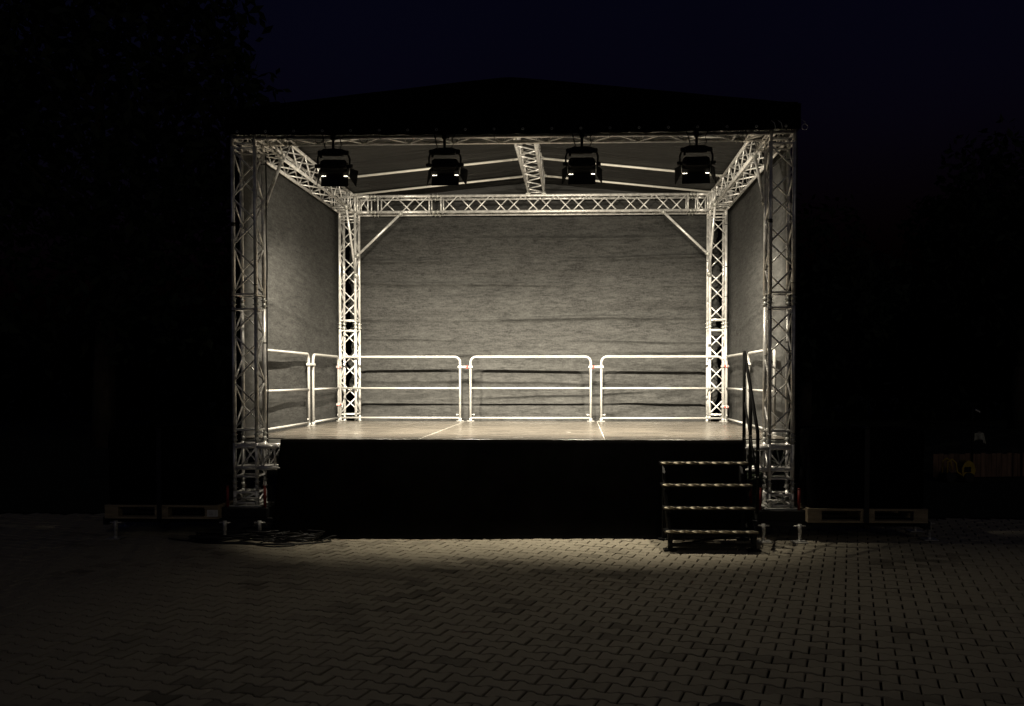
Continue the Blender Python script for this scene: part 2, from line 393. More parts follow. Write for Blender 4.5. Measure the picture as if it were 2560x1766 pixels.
BX = 2.827   # tower centre, across
YR_ = 4.2157 # rear tower centre, depth
ZB, ZT = 4.224, 4.46
TG = 'lattice towers at the corners of the stage'
def tower(sx, y, label, front):
    root = empty('truss_tower', (sx * BX, y, 0.30 if front else 0.12), label, 'truss tower', TG)
    z0 = 0.33 if front else 0.15
    truss(root, 'z', (sx * BX, y, 0), [(z0, 0.478), (0.612, 0.990), (1.108, 2.432), (2.553, 4.13)])
    h = MB()
    # corner block at the top: verticals, eave frames and gusset bars
    for ox in (-.12, .12):
        for oy in (-.12, .12): h.tube((sx * BX + ox, y + oy, 4.13), (sx * BX + ox, y + oy, ZT + .02), CR, 12)
    for z in (4.16, ZB, 4.45):
        for k in range(4):
            o = frame_pts('z', None); p, q = Vector(o[k]), Vector(o[(k + 1) % 4]); cc = Vector((sx * BX, y, z))
            h.tube(cc + p, cc + q, CR * 0.9 if z != 4.16 else LR, 10)
    for k in range(4):
        o = frame_pts('z', None); p, q = Vector(o[k]), Vector(o[(k + 1) % 4]); cc = Vector((sx * BX, y, 0))
        h.tube(cc + p + Vector((0, 0, ZB)), cc + q + Vector((0, 0, 4.44)), LR, 8)
    h.build('corner_block', M['alu'], root)
    bp = MB(); bp.box((sx * BX, y, z0 - .012), (.34, .34, .016), bev=.003)
    for ox in (-.12, .12):
        for oy in (-.12, .12): bp.tube((sx * BX + ox, y + oy, z0 - .004), (sx * BX + ox, y + oy, z0 + .05), CR * 1.25, 10, CR * .9)
    bp.build('base_plate', M['alu_dull'], root)
    if front:   # inward stub of the base block
        st = MB(); xi = sx * (BX - .12)
        for oy in (-.12, .12):
            for z in (.722, .948):
                st.tube((xi, y + oy, z), (xi - sx * .215, y + oy, z), CR * 1.1, 12)
                st.tube((xi - sx * .215, y + oy, z), (xi - sx * .245, y + oy, z), CR * 0.75, 10, CR * .45)
            for dx in (.05, .19): st.tube((xi - sx * dx, y + oy, .722), (xi - sx * dx, y + oy, .948), LR, 8)
            st.tube((xi - sx * .06, y + oy, .735), (xi - sx * .18, y + oy, .935), LR, 8)
        for z in (.722, .948):
            for dx in (.05, .19): st.tube((xi - sx * dx, y - .12, z), (xi - sx * dx, y + .12, z), LR, 8)
            for k in range(4):
                o = frame_pts('z', None); p, q = Vector(o[k]), Vector(o[(k + 1) % 4]); cc = Vector((sx * BX, y, z))
                st.tube(cc + p, cc + q, CR * 0.9, 10)
        st.build('base_stub', M['alu'], root)
    return root
tower(-1, 0, 'left front lattice tower, beside the coiled cables on the paving', True)
tower(1, 0, 'right front lattice tower, beside the black stair handrail', True)
tower(-1, YR_, 'brightly lit lattice tower in the rear left corner, behind the railings', False)
tower(1, YR_, 'brightly lit lattice tower in the rear right corner, behind the railings', False)

BG = 'lattice beams of the roof frame'
e = BX - .12 - .02
r_ = empty('truss_beam', (0, 0, 4.1), 'front lattice beam along the lower edge of the black valance, carrying the four lamps', 'truss beam', BG)
truss(r_, 'x', (0, 0, (ZB + ZT) / 2 - .008), [(-e, -2.47), (-2.37, 2.37), (2.47, e)])
r_ = empty('truss_beam', (0, YR_, 4.1), 'rear lattice beam spanning above the grey back curtain', 'truss beam', BG)
truss(r_, 'x', (0, YR_, (ZB + ZT) / 2), [(-e, -2.49), (-2.37, -1.545), (-1.40, 2.39), (2.50, e)])
for sx, nm in ((-1, 'left'), (1, 'right')):
    r_ = empty('truss_beam', (sx * BX, YR_ / 2, 4.1), nm + ' side lattice beam running back along the eaves', 'truss beam', BG)
    truss(r_, 'y', (sx * BX, 0, (ZB + ZT) / 2), [(.14, .42), (.53, 3.70), (3.80, YR_ - .14)])
r_ = empty('truss_beam', (0.07, YR_ / 2, 4.5), 'middle lattice beam running front to back under the roof ridge', 'truss beam', BG)
truss(r_, 'y', (0.072, 0, 4.53 + .12), [(-.05, 4.22)])
sh = MB()
for ox in (-.12, .12):
    sh.tube((.072 + ox, YR_ - .12, 4.47), (.072 + ox, YR_ - .12, 4.53), .022, 10); sh.box((.072 + ox, YR_ - .12, 4.478), (.075, .075, .03), bev=.005)
    sh.tube((.072 + ox, -.12, 4.47), (.072 + ox, -.12, 4.53), .022, 10)
sh.build('beam_clamp', M['alu_dull'], r_)
for sx, nm in ((-1, 'left'), (1, 'right')):
    r_ = empty('base_truss', (sx * BX, YR_ / 2, .7), 'lattice base beam under the ' + nm + ' edge of the stage floor', 'truss beam', 'lattice base beams under the stage floor')
    truss(r_, 'y', (sx * BX, 0, .835), [(.15, YR_ - .15)])

# braces
def brace(a, b2, label):
    a, b2 = Vector(a), Vector(b2); root = empty('brace_pole', tuple(b2), label, 'brace', 'diagonal corner braces of the roof frame')
    t = MB(); t.tube(a, b2, .0185, 12); t.build('pole', M['alu'], root)
    for p, q in ((a, b2), (b2, a)):
        d = (q - p).normalized(); c = MB(); c.tube(p - d * .03, p + d * .035, .029, 10)
        c.tube(p + Vector((-.034, -.012, 0)), p + Vector((.034, -.012, 0)), .009, 8); c.tube(p + Vector((0, -.03, .012)), p + Vector((0, .03, .012)), .008, 8)
        c.build('clamp', M['alu_dull'], root)
X7 = BX - .12
for sx, nm in ((-1, 'left'), (1, 'right')):
    brace((sx * X7, .735, ZB - .03), (sx * X7, .17, 3.56), 'short diagonal brace between the ' + nm + ' front tower and the eaves beam')
    brace((sx * 2.0, YR_ - .13, ZB - .03), (sx * (X7 - .04), YR_ - .14, 3.56), 'diagonal brace across the upper ' + nm + ' corner of the back curtain')
    brace((sx * (X7 - .02), 3.50, ZB - .03), (sx * (X7 - .02), 4.06, 3.25), 'steep brace from the ' + nm + ' eaves beam down the face of the rear tower')

# rafters
def rafter(sx, y, label):
    root = empty('rafter_pole', (sx * 2.7, y, 4.49), label, 'rafter', 'pale roof rafters under the canopy')
    a, b2 = Vector((sx * 2.70, y, 4.495)), Vector((0.072 + sx * .145, y, 4.755))
    t = MB(); t.tube(a, b2, .0165, 12); t.build('pole', M['rafter'], root)
    c = MB(); c.tube(a - Vector((0, .03, .012)), a + Vector((0, .03, -.012)), .022, 10); c.tube(b2 - Vector((0, .03, 0)), b2 + Vector((0, .03, 0)), .02, 10)
    c.build('clamp', M['alu_dull'], root)
for sx, nm in ((-1, 'left'), (1, 'right')):
    for y, w in ((0.13, 'frontmost rafter on the %s, half hidden by the front beam'), (1.23, 'second rafter from the front on the %s, just behind the lamps'),
                 (3.03, 'third rafter from the front on the %s roof slope'), (4.10, 'rearmost rafter on the %s, just above the rear beam')):
        rafter(sx, y, w % nm)

# ------------------------------------------------------------------ roof canopy
def roof_z(x): return 4.80 - 0.104 * math.sqrt(x * x + .01) + 0.01
root = empty('roof_canopy', (0, 2, 4.24), 'black low-pitched roof canopy with a deep front valance', 'canopy')
RY0, RY1, RX = -.20, 4.62, 2.97
RAFT = (.13, 1.23, 3.03, 4.10)
def rf(u, v):
    x = -RX + 2 * RX * u; y = RY0 + .01 + (RY1 - RY0 - .02) * v
    d = min(abs(y - q) for q in RAFT); edge = min(1, (RX - abs(x)) / .3)
    s = .035 * min(1, d / .5) * edge
    wr = .022 * fn3(x * .3, y * 5.5, 1.3) + .016 * fn3(x * .5, y * 13, 4.1) + .007 * fn3(x * 3, y * 3, 9)
    return (x, y, roof_z(x) - s + wr * min(1, d / .25))
grid(rf, 70, 130, 'roof_sheet', M['roofcloth'], root, .002)
def vf(u, v):
    x = -RX - .02 + 2 * (RX + .02) * u; zt = roof_z(x) - .004; zb = 4.236 - .026 * max(0, 1 - (x / 3) ** 2) + .004 * math.sin(x * 21) + .003 * fn3(x * 3, 0, 2)
    return (x, RY0 - .008 * math.sin(v * 3) + .008 * fn3(x * 2.2, v * 1.2, 5), zt + (zb - zt) * v)
grid(vf, 120, 12, 'front_valance', M['tarp'], root, .003)
for sx in (-1, 1):
    def sf(u, v, sx=sx):
        y = RY0 + (RY1 - RY0) * u; zt = roof_z(RX) - .004; zb = 4.25 + .006 * fn3(y * 3, 0, 3)
        return (sx * (RX + .022 + .006 * fn3(y * 2, v * 2, 8)), y, zt + (zb - zt) * v)
    grid(sf, 60, 6, 'side_flap', M['tarp'], root, .003)
k = 0
x = -2.86
while x < 2.95:
    ey = MB(); z = 4.262
    ey.path([(x + .011 * math.cos(t * math.pi / 5), RY0 - .012, z + .011 * math.sin(t * math.pi / 5)) for t in range(10)], .0035, 6, closed=True)
    ey.build('eyelet', M['alu_dull'], root)
    if k % 4 == 1:
        tc_ = MB(); tc_.path([(x, RY0 - .01, z), (x - .002, RY0 - .03, z - .04), (x, -.155, z - .085), (x, -.13, z - .075), (x, -.10, z - .02)], .0035, 6)
        tc_.build('tie_cord', M['rubber'], root)
    k += 1; x += .3
rfl = grid(lambda u, v: (-RX + 2 * RX * u, RY1 - .02 + .03 * fn3(u * 3, v * 2, 4) + .02 * fn3(u * 2, v * 9, 1), 4.10 + (roof_z(-RX + 2 * RX * u) - .01 - 4.10) * v), 60, 16, 'rear_flap', M['roofcloth'], root, .003)
lp = MB(); lp.path([(3.03 + .03 * math.cos(t * math.pi / 6), RY0 - .015, 4.25 + .03 * math.sin(t * math.pi / 6)) for t in range(12)], .004, 6, closed=True)
lp.path([(2.99, RY0 - .012, 4.33), (3.03, RY0 - .02, 4.30), (3.035, RY0 - .015, 4.28)], .004, 6)
lp.build('corner_loop', M['galv'], root)
for px in (2.72, 2.79):
    cdm = MB(); cdm.path([(px - .03, RY0 - .012, 4.32), (px, RY0 - .022, 4.29), (px + .01, RY0 - .02, 4.25), (px + .005, RY0 - .01, 4.22)], .004, 6)
    cdm.build('tie_cord', M['galv'], root)

# ------------------------------------------------------------------ curtains and skirt
def rearf(u, v):
    z = .55 + v * (4.215 - .55)
    sd = 1 if u > .5 else -1
    w = 2.915 + .09 * fn3(sd * 3, z * 1.9, 3) + .09 * fn3(sd * 5, z * 6, 8) + .02 * math.sin(z * 14 + sd) - .10 * min(1, max(0, (1.7 - z) / .5))
    x = -w + 2 * w * u
    zz = min(z, roof_z(x) - .03)
    d = .075 * fn3(x * .22, z * 2.3, 1) + .034 * fn3(x * .5 + 2, z * 6.0 + .25 * fn3(x, z, 0), 5) + .012 * fn3(x * 1.1, z * 1.1, 7)
    # hard creases, long and nearly level
    for zc, amp, sl in ((3.86, .02, .006), (3.55, .024, .01), (3.15, .02, -.012), (2.62, .026, .008), (2.28, .02, -.01), (2.07, .018, .012), (1.62, .016, -.01), (1.40, .024, .05)):
        t = (z - zc - sl * x - .03 * fn3(x * .9, zc, 2)) / .027
        d += 2.4 * amp * math.exp(-t * t) * (.6 + .4 * math.sin(x * 1.3 + zc * 5)) if abs(t) < 4 else 0
    t = (z - 1.28 - .30 * (x - 1.5)) / .07
    d += .035 * math.exp(-t * t) * max(0, 1 - ((x - 1.9) / 1.0) ** 2) if abs(t) < 3 else 0
    t = (z - 1.16 - .16 * (x - 1.2)) / .05
    d += .025 * math.exp(-t * t) * max(0, 1 - ((x - 1.6) / 1.1) ** 2) if abs(t) < 3 else 0
    d += -.03 * math.sin(max(0, min(1, (z - 1.0) / 3.3)) * math.pi)
    eg = max(0, (abs(x) - 2.62) / .25)
    d += eg * (.05 * fn3(x * 6, z * 5, 2) + .04 * fn3(x * 2, z * 11, 6) - .05)
    return (x, 4.475 - d, zz)
o = grid(rearf, 130, 240, 'rear_curtain', M['rearcloth'], None, .002, (0, 4.475, .55))
tag(o, 'wide grey mesh curtain across the back of the stage, lined with level creases', 'curtain')
for sx, nm in ((-1, 'left'), (1, 'right')):
    def sidef(u, v, sx=sx):
        y = .15 + u * 4.31; z = .88 + v * (4.42 - .88)
        zz = z - .05 * math.sin(u * math.pi) * v + .012 * fn3(y * 4, 0, 1) * v
        d = .030 * fn3(y * .6, z * .8 + sx, 11) + .018 * fn3(y * 1.2 + z * .5, z * 1.9, 4 + sx) + .008 * fn3(y * .8, z * 7, 8)
        for zc, sl, amp in ((2.55, -.10, .014), (1.85, -.06, .012), (1.42, .02, .012), (3.2, -.16, .01)):
            t = (z - zc - sl * (y - 2)) / .03
            if abs(t) < 4: d += amp * math.exp(-t * t)
        for y0, k2 in ((3.7, .62), (3.95, .5)):
            t = (y - y0 - (1.0 - (z - .9) / 2) * 0 + (z - 1.4) * k2 * .5) / .02
            if abs(t) < 4 and z < 2.6: d += .008 * math.exp(-t * t)
        return (sx * (3.035 - d * min(1, (y - .15) / .5 + .1) - .065 * max(0, 1 - (y - .15) / .7)), y, zz)
    o = grid(sidef, 110, 120, 'side_curtain', M['sidecloth'], None, .002, (sx * 3.035, 2.2, .88))
    tag(o, 'grey mesh curtain closing the %s side of the stage' % nm, 'curtain', 'mesh side curtains')
def skf(u, v):
    x = -2.49 + 4.98 * u; z = max(.006, 1.018 - 1.05 * v)
    q_ = max(0, (v - .80) / .20)
    return (x, -.006 + .004 * v * fn3(x * 5, z * .6, 0) + .016 * v * v * fn3(x * 1.6, z, 4) - (.20 - .035 * x + .03 * fn3(x * 1.4, 0, 7)) * v - .04 * q_ ** 2 * (1 + .5 * fn3(x * 9, 0, 2)), z + .008 * q_ * (1 + fn3(x * 4, v * 3, 1)))
o = grid(skf, 200, 30, 'front_skirt', M['skirt'], None, .003, (0, -.03, 0))
tag(o, 'plain black cloth skirt hanging from the front edge of the stage floor', 'skirt')

# ------------------------------------------------------------------ stage floor
HD = 1.0251
root = empty('stage_platform', (0, 2, 0), 'raised stage floor of scuffed brownish panels joined by pale seams', 'stage')
def panel(x0, x1, y0, y1):
    g = .0035
    p = MB(); p.box(((x0 + x1) / 2, (y0 + y1) / 2, HD - .006), (x1 - x0 - 2 * g, y1 - y0 - 2 * g, .012), bev=.0015)
    o = p.build('deck_panel', M['deck'], root)
    f = MB(); zc = HD - .0125 - .0375
    for (cx, cy, sx_, sy_) in (((x0 + x1) / 2, y0 + .012, x1 - x0 - .004, .02), ((x0 + x1) / 2, y1 - .012, x1 - x0 - .004, .02)):
        f.box((cx, cy, zc), (sx_, sy_, .072), bev=.003); f.box((cx, cy - (.011 if cy < (y0 + y1) / 2 else -.011), zc - .02), (sx_, .006, .012))
    for cx in (x0 + .012, x1 - .012): f.box((cx, (y0 + y1) / 2, zc), (.02, y1 - y0 - .048, .070), bev=.003)
    f.build('edge_profile', M['alu_dull'], o)
rows = [(0.0, 1.01), (1.01, 2.02), (2.02, 3.03), (3.03, 4.06)]
for i, (y0, y1) in enumerate(rows):
    panel(-1, 1, y0, y1)
    if i == 0:
        panel(-2.49, -1, y0, y1); panel(1, 2.49, y0, y1); panel(-3, -2.49, .17, y1); panel(2.49, 3, .17, y1)
    else: panel(-3, -1, y0, y1); panel(1, 3, y0, y1)
sm = MB()
for x in (-1, 1): sm.box((x, 2.03, HD - .0035), (.005, 4.04, .006))
sm.build('seam_strip', M['rafter'], root)
for x in (-2.35, -1, 1, 2.35):
    for y in (.12, 2.02, 3.95):
        l = MB(); l.tube((x, y, .012), (x, y, HD - .09), .024, 10); l.box((x, y, .006), (.1, .1, .01)); l.build('leg', M['galv'], root)
# dust scuffs: short pale scratches lying on the panels
for (x, y, ln, a) in ((.05, .35, .12, .3), (-.62, .30, .07, 1.2), (-1.9, .9, .05, .4), (.6, 1.3, .06, -.5), (1.7, .6, .06, .2)):
    s_ = MB(); s_.box((x, y, HD + .0006), (ln, .008, .0008), Matrix.Rotation(a, 3, 'Z')); s_.build('tape_scrap', M['label'], root)

# ------------------------------------------------------------------ railings
RG = 'galvanised tube railings round the stage floor'
def railing(p, q, label, clamps=(), lugs=True):
    """p,q: foot points of the two posts (x,y)"""
    p, q = Vector((*p, 0)), Vector((*q, 0)); d = (q - p).normalized(); r = .0185; rad = .085
    root = empty('safety_railing', ((p + q) / 2 + Vector((0, 0, HD)))[:], label, 'railing', RG)
    zt = 2.006; pts = [p + Vector((0, 0, HD + .004))]
    for k in range(7):
        a = k / 6 * math.pi / 2; pts.append(p + d * (rad - rad * math.cos(a)) + Vector((0, 0, zt - rad + rad * math.sin(a))))
    for k in range(7):
        a = (6 - k) / 6 * math.pi / 2; pts.append(q - d * (rad - rad * math.cos(a)) + Vector((0, 0, zt - rad + rad * math.sin(a))))
    pts.append(q + Vector((0, 0, HD + .004)))
    h = MB(); h.path(pts, r, 12); h.build('hoop', M['rail'], root)
    for z, rr in ((1.528, .0145), (1.076, .0145)):
        b_ = MB(); b_.tube(p + d * .01 + Vector((0, 0, z)), q - d * .01 + Vector((0, 0, z)), rr, 12); b_.build('cross_bar', M['rail'], root)
    n_ = Vector((-d.y, d.x, 0))
    for t, s in ((p, 1), (q, -1)):
        f = MB(); m3 = Matrix((d[:], n_[:], (0, 0, 1))).transposed()
        f.box(t + Vector((0, 0, HD + .005)), (.11, .05, .008), m3, bev=.002); f.tube(t + Vector((0, 0, HD + .008)), t + Vector((0, 0, HD + .05)), .0235, 12)
        if lugs:
            lg = MB(); lg.tube(t + d * s * .018 + Vector((0, 0, 1.125)), t + d * s * .052 + Vector((0, 0, 1.125)), .007, 8); lg.tube(t + d * s * .052 + Vector((0, 0, 1.112)), t + d * s * .052 + Vector((0, 0, 1.138)), .008, 8); lg.build('lock_pin', M['rail'], root)
        f.build('foot', M['rail'], root)
    for (a, b2, z, cap) in clamps:
        a, b2 = Vector((*a, z)), Vector((*b2, z)); dd = (b2 - a).normalized(); nn = Vector((-dd.y, dd.x, 0)); m3 = Matrix((dd[:], nn[:], (0, 0, 1))).transposed()
        c = MB(); c.box((a + b2) / 2, ((b2 - a).length + .07, .052, .034), m3, bev=.006)
        for t in (a, b2): c.tube(t - Vector((0, 0, .024)), t + Vector((0, 0, .024)), .0245, 12)
        c.tube(a.lerp(b2, .5) - nn * .04, a.lerp(b2, .5) + nn * .04, .006, 6)
        co = c.build('clamp', M['rail'], root)
        if cap is not None:
            t = a.lerp(b2, cap); e_ = MB(); e_.tube(t - Vector((0, .033, 0)), t - Vector((0, .024, 0)), .019, 12); e_.box(t, (.03, .062, .030), m3, bev=.005)
            e_.build('end_cap', M['redcap'], co)
Y2 = 4.02
P = [(-2.93, -1.085), (-.925, .905), (1.065, 2.90)]
railing((P[0][0], Y2), (P[0][1], Y2), 'left of the three railings along the back curtain', [((P[0][1], Y2), (P[1][0], Y2), 1.852, .72)])
railing((P[1][0], Y2), (P[1][1], Y2), 'middle of the three railings along the back curtain', [((P[1][1], Y2), (P[2][0], Y2), 1.852, .25)])
railing((P[2][0], Y2), (P[2][1], Y2), 'right of the three railings along the back curtain')
SXR = 2.937
railing((-SXR, 3.95), (-SXR, 2.66), 'rear railing along the left side curtain', [((-SXR, 3.95), (-2.93, Y2), 1.85, 0), ((-SXR, 3.95), (-2.93, Y2), 1.28, 0)])
railing((-SXR, 2.46), (-SXR, .74), 'front railing along the left side curtain, beside the front tower', [((-SXR, 2.46), (-SXR, 2.66), 1.865, None)])
railing((SXR, 3.95), (SXR, 2.44), 'rear railing along the right side curtain', [((SXR, 3.95), (2.90, Y2), 1.86, 0), ((SXR, 3.95), (2.90, Y2), 1.25, 0)])
railing((SXR, 2.24), (SXR, .70), 'front railing along the right side curtain, beside the front tower', [((SXR, 2.24), (SXR, 2.44), 1.865, None)])

# ------------------------------------------------------------------ lamps
LG = 'black stage lamps hung from the front beam'
PIT = R(30)
def rotx(a): return Matrix.Rotation(a, 4, 'X')
def stage_lamp():
    """built at the origin: clamp hook at z 0 (chord), body below; aims along +Y, tipped down"""
    root = empty('stage_lamp', (0, 0, 0), 'lamp', 'stage lamp', LG)
    cz = -.298   # tilt axis
    def tip(v, c=(0, .03, cz)):   # rotate a fixture-space point (y forward) round the tilt axis
        v = Vector(v); y, z = v.y, v.z
        return Vector((v.x, c[1] + y * math.cos(PIT) + z * math.sin(PIT), c[2] - y * math.sin(PIT) + z * math.cos(PIT)))
    hk = MB(); hk.box((0, 0, .005), (.05, .058, .075), bev=.008); hk.tube((0, -.045, .0), (0, .045, .0), .008, 8)
    hk.tube((0, 0, -.03), (0, 0, -.13), .014, 10); hk.box((.04, -.01, -.02), (.03, .02, .012)); hk.build('hook_clamp', M['black'], root)
    yk = MB(); w = .168
    pts = [(-w, .03, cz - .01), (-w, .025, cz + .08), (-w + .012, .01, -.19), (-w + .045, .0, -.145), (-w + .09, 0, -.13), (w - .09, 0, -.13), (w - .045, 0, -.145), (w - .012, .01, -.19), (w, .025, cz + .08), (w, .03, cz - .01)]
    yk.path(pts, .010, 8)
    for s in (-1, 1):
        yk.tube((s * (w - .02), .03, cz), (s * (w + .03), .03, cz), .022, 12); yk.box((s * (w - .028), .0, -.165), (.05, .03, .05), bev=.01)
    yk.build('yoke', M['black'], root)
    bk = MB(); bk.box((.0, -.01, -.166), (.235, .06, .062), bev=.010)
    for k2 in range(6): bk.box((-.09 + k2 * .036, -.045, -.166), (.006, .01, .045))
    bk.build('power_box', M['black'], root)
    kn = MB(); kn.tube((-.135, -.02, -.21), (-.112, -.02, -.21), .018, 12); kn.build('tilt_knob', M['black'], root)
    # body: octagonal tapered can with cooling ribs, in fixture space then tipped
    bd = MB()
    def ring(y, hx, hz, ch): return [tip((x, y, z)) for x, z in ((-hx + ch, -hz), (hx - ch, -hz), (hx, -hz + ch), (hx, hz - ch), (hx - ch, hz), (-hx + ch, hz), (-hx, hz - ch), (-hx, -hz + ch))]
    rs = [ring(-.055, .10, .034, .018), ring(-.045, .125, .046, .024), ring(.0, .138, .060, .022), ring(.012, .145, .066, .014), ring(.075, .145, .066, .014)]
    vs = [p for g_ in rs for p in g_]; fs = []
    for i in range(len(rs) - 1):
        for k2 in range(8): fs.append((i * 8 + k2, i * 8 + (k2 + 1) % 8, i * 8 + 8 + (k2 + 1) % 8, i * 8 + 8 + k2))
    fs.append(tuple(reversed(range(8)))); bd.add(vs, fs)
    for y in (-.036, -.022, -.008):
        rr = ring(y, .137, .060, .026); r2 = ring(y + .007, .137, .060, .026)
        bd.add(rr + r2, [(k2, (k2 + 1) % 8, 8 + (k2 + 1) % 8, 8 + k2) for k2 in range(8)] + [tuple(reversed(range(8))), tuple(range(8, 16))])
    bd.build('lamp_body', M['black'], root)
    # lens and its dark surround, 1 cm inside the open front
    ln = MB(); n = 24
    ln.add([tip((.055 * math.cos(2 * math.pi * k2 / n), .038, .055 * math.sin(2 * math.pi * k2 / n))) for k2 in range(n)], [tuple(range(n))])
    ln.build('lens', M['lens'], root)
    sr = MB(); sr.add([tip(((.057 if q == 0 else .143) * (math.cos(2 * math.pi * k2 / n) if q == 0 else max(-1, min(1, 1.5 * math.cos(2 * math.pi * k2 / n)))), .040, (.057 if q == 0 else .064) * (math.sin(2 * math.pi * k2 / n) if q == 0 else max(-1, min(1, 1.5 * math.sin(2 * math.pi * k2 / n)))))) for q in (0, 1) for k2 in range(n)],
                      [(k2, (k2 + 1) % n, n + (k2 + 1) % n, n + k2) for k2 in range(n)])
    sr.build('lens_frame', M['black'], root)
    def leaf(poly_hinge, out, length, taper):
        a, b2 = (Vector(q) for q in poly_hinge); out = Vector(out).normalized()
        mid = (a + b2) / 2; c, d = mid + (b2 - mid) * taper + out * length, mid + (a - mid) * taper + out * length
        nrm = (b2 - a).cross(out).normalized() * .0015
        l = MB(); l.add([tip(q + nrm) for q in (a, b2, c, d)] + [tip(q - nrm) for q in (a, b2, c, d)], [(0, 1, 2, 3), (7, 6, 5, 4), (0, 4, 5, 1), (1, 5, 6, 2), (2, 6, 7, 3), (3, 7, 4, 0)])
        l.build('barn_door', M['black'], root)
    leaf(((-.142, .0745, -.064), (.142, .0745, -.064)), BOT, .115, 1.02)      # lower leaf, hanging
    leaf(((.13, .078, .066), (-.13, .078, .066)), (0, .55, .83), .09, 1.0)         # upper leaf, wide open
    leaf(((.148, .08, -.06), (.148, .08, .06)), (.5, .87, 0), .13, 1.9)
    leaf(((-.148, .08, .06), (-.148, .08, -.06)), (-.5, .87, 0), .13, 1.9)
    hg = MB()
    for s in (-1, 1):
        for z in (-.068, .068): hg.tube(tip((s * .10, .082, z)), tip((s * .142, .082, z)), .005, 8)
        hg.tube(tip((s * .150, .082, -.05)), tip((s * .150, .082, .05)), .004, 8)
    hg.build('hinge', M['galv'], root)
    # power lead from the box up over the beam
    cb = MB(); cb.path([(-.06, -.04, -.16), (-.075, -.07, -.10), (-.09, -.05, -.03), (-.11, -.03, .03), (-.15, .0, .045), (-.22, .03, .035), (-.30, .02, .04)], .006, 8)
    cb.path([(.07, -.03, -.15), (.10, -.06, -.10), (.085, -.04, -.04), (.12, -.02, .02), (.17, .03, .035)], .005, 8)
    cb.build('power_lead', M['rubber'], root)
    # the light itself
    c = tip((0, .050, 0)); aim = (tip((0, 1, 0)) - tip((0, 0, 0))); aim2 = Vector((0, math.cos(SPOT_AIM), -math.sin(SPOT_AIM)))
    ld = bpy.data.lights.new('beam_light', 'SPOT'); ld.energy = SPOT_W; ld.color = LAMP_COL; ld.spot_size = SPOT_SIZE; ld.spot_blend = 1.0; ld.shadow_soft_size = .010
    lo = bpy.data.objects.new('beam_light', ld); COL.objects.link(lo); lo.parent = root; lo.location = c; lo.rotation_euler = aim2.to_track_quat('-Z', 'Y').to_euler()
    ad = bpy.data.lights.new('lens_light', 'AREA'); ad.shape = 'DISK'; ad.spread = R(128); ad.size = .10; ad.energy = AREA_W; ad.color = LAMP_COL
    ao = bpy.data.objects.new('lens_light', ad); COL.objects.link(ao); ao.parent = root; ao.location = c - aim * .004; ao.rotation_euler = aim.to_track_quat('-Z', 'Y').to_euler()
    # light escaping past the lower leaf: two lit slots, and what they throw down and forward
    for sx_ in (-1, 1):
        g_ = MB(); g_.box(tip((sx_ * .124, .073, -.071)), (.026, .004, .006)); g_.box(tip((sx_ * (.098 if sx_ < 0 else .105), .073, -.070)), (.012, .004, .005)); g_.build('light_slot', M['lens'], root)
    for nm_, w_, aim_, sz_ in (('slot_light', LEAK_W, (.46, -.76, -.58), 110), ('spill_light', DOWN_W, (0, .13, -1), 66)):
        gl = bpy.data.lights.new(nm_, 'SPOT'); gl.energy = w_; gl.color = LAMP_COL; gl.spot_size = R(sz_); gl.spot_blend = 1.0; gl.shadow_soft_size = .03
        go = bpy.data.objects.new(nm_, gl); COL.objects.link(go); go.parent = root; go.location = tip((0, .072, -.072)) + (Vector((0, -.045, -.03)) if nm_ == 'slot_light' else Vector((0, -.06, -.12)))
        go.rotation_euler = Vector(aim_).to_track_quat('-Z', 'Y').to_euler()
    return root
BOT = (0, .42, -.90)
proto = stage_lamp()
for i, (x, lab, rz) in enumerate(((-1.87, 'stage lamp nearest the left side beam', 3), (-.69, 'stage lamp hanging just left of the ridge beam', 0),
                                  (.75, 'stage lamp hanging just right of the ridge beam', -1), (1.94, 'stage lamp nearest the right side beam', -4))):
    o = proto if i == 0 else copy_tree(proto)
    o.location = (x, -.12, ZB - .005); o.rotation_euler.z = R(rz); o['label'] = 'black ' + lab
    if abs(x) > 1.5:      # the outer two lamps spill less, and inwards
        for ch in o.children:
            if ch.name.startswith('spill_light'):
                ch.data = ch.data.copy(); ch.data.energy = DOWN_W * .45
                ch.rotation_euler = Vector((-.16 if x > 0 else .20, .13, -1)).to_track_quat('-Z', 'Y').to_euler()

# ------------------------------------------------------------------ stairs
root = empty('stage_stairs', (2.0, -.6, 0), 'black open stair of four treads with a one-sided handrail, leading up to the stage', 'stairs')
X0, X1 = 1.55, 2.45
TR = [(-.38, .822), (-.55, .617), (-.715, .412), (-.88, .207)]
for y, z in TR:
    t = MB(); t.box(((X0 + X1) / 2, y + .105, z - .020), (X1 - X0 - .01, .21, .028), bev=.003)
    to = t.build('tread', M['black'], root)
    n = MB(); n.box(((X0 + X1) / 2, y - .004, z - .012), (X1 - X0, .010, .022), bev=.002)
    # flattened bar twisted along the nosing
    N = 150; vs = []; fs = []
    for k2 in range(N + 1):
        x = X0 + .01 + (X1 - X0 - .02) * k2 / N; a = (x - X0) / .128 * math.pi; c_, s_ = math.cos(a), math.sin(a)
        for (p, q) in ((-.0115, -.0022), (.0115, -.0022), (.0115, .0022), (-.0115, .0022)):
            vs.append((x, y - .012 + p * c_ - q * s_, z - .004 + p * s_ + q * c_))
    for k2 in range(N):
        for j in range(4): fs.append((k2 * 4 + j, k2 * 4 + (j + 1) % 4, k2 * 4 + 4 + (j + 1) % 4, k2 * 4 + 4 + j))
    tw = MB(); tw.add(vs, fs, False)
    n.build('nosing', M['galv_dark'], to); tw.build('grip_bar', M['nosing'], to)
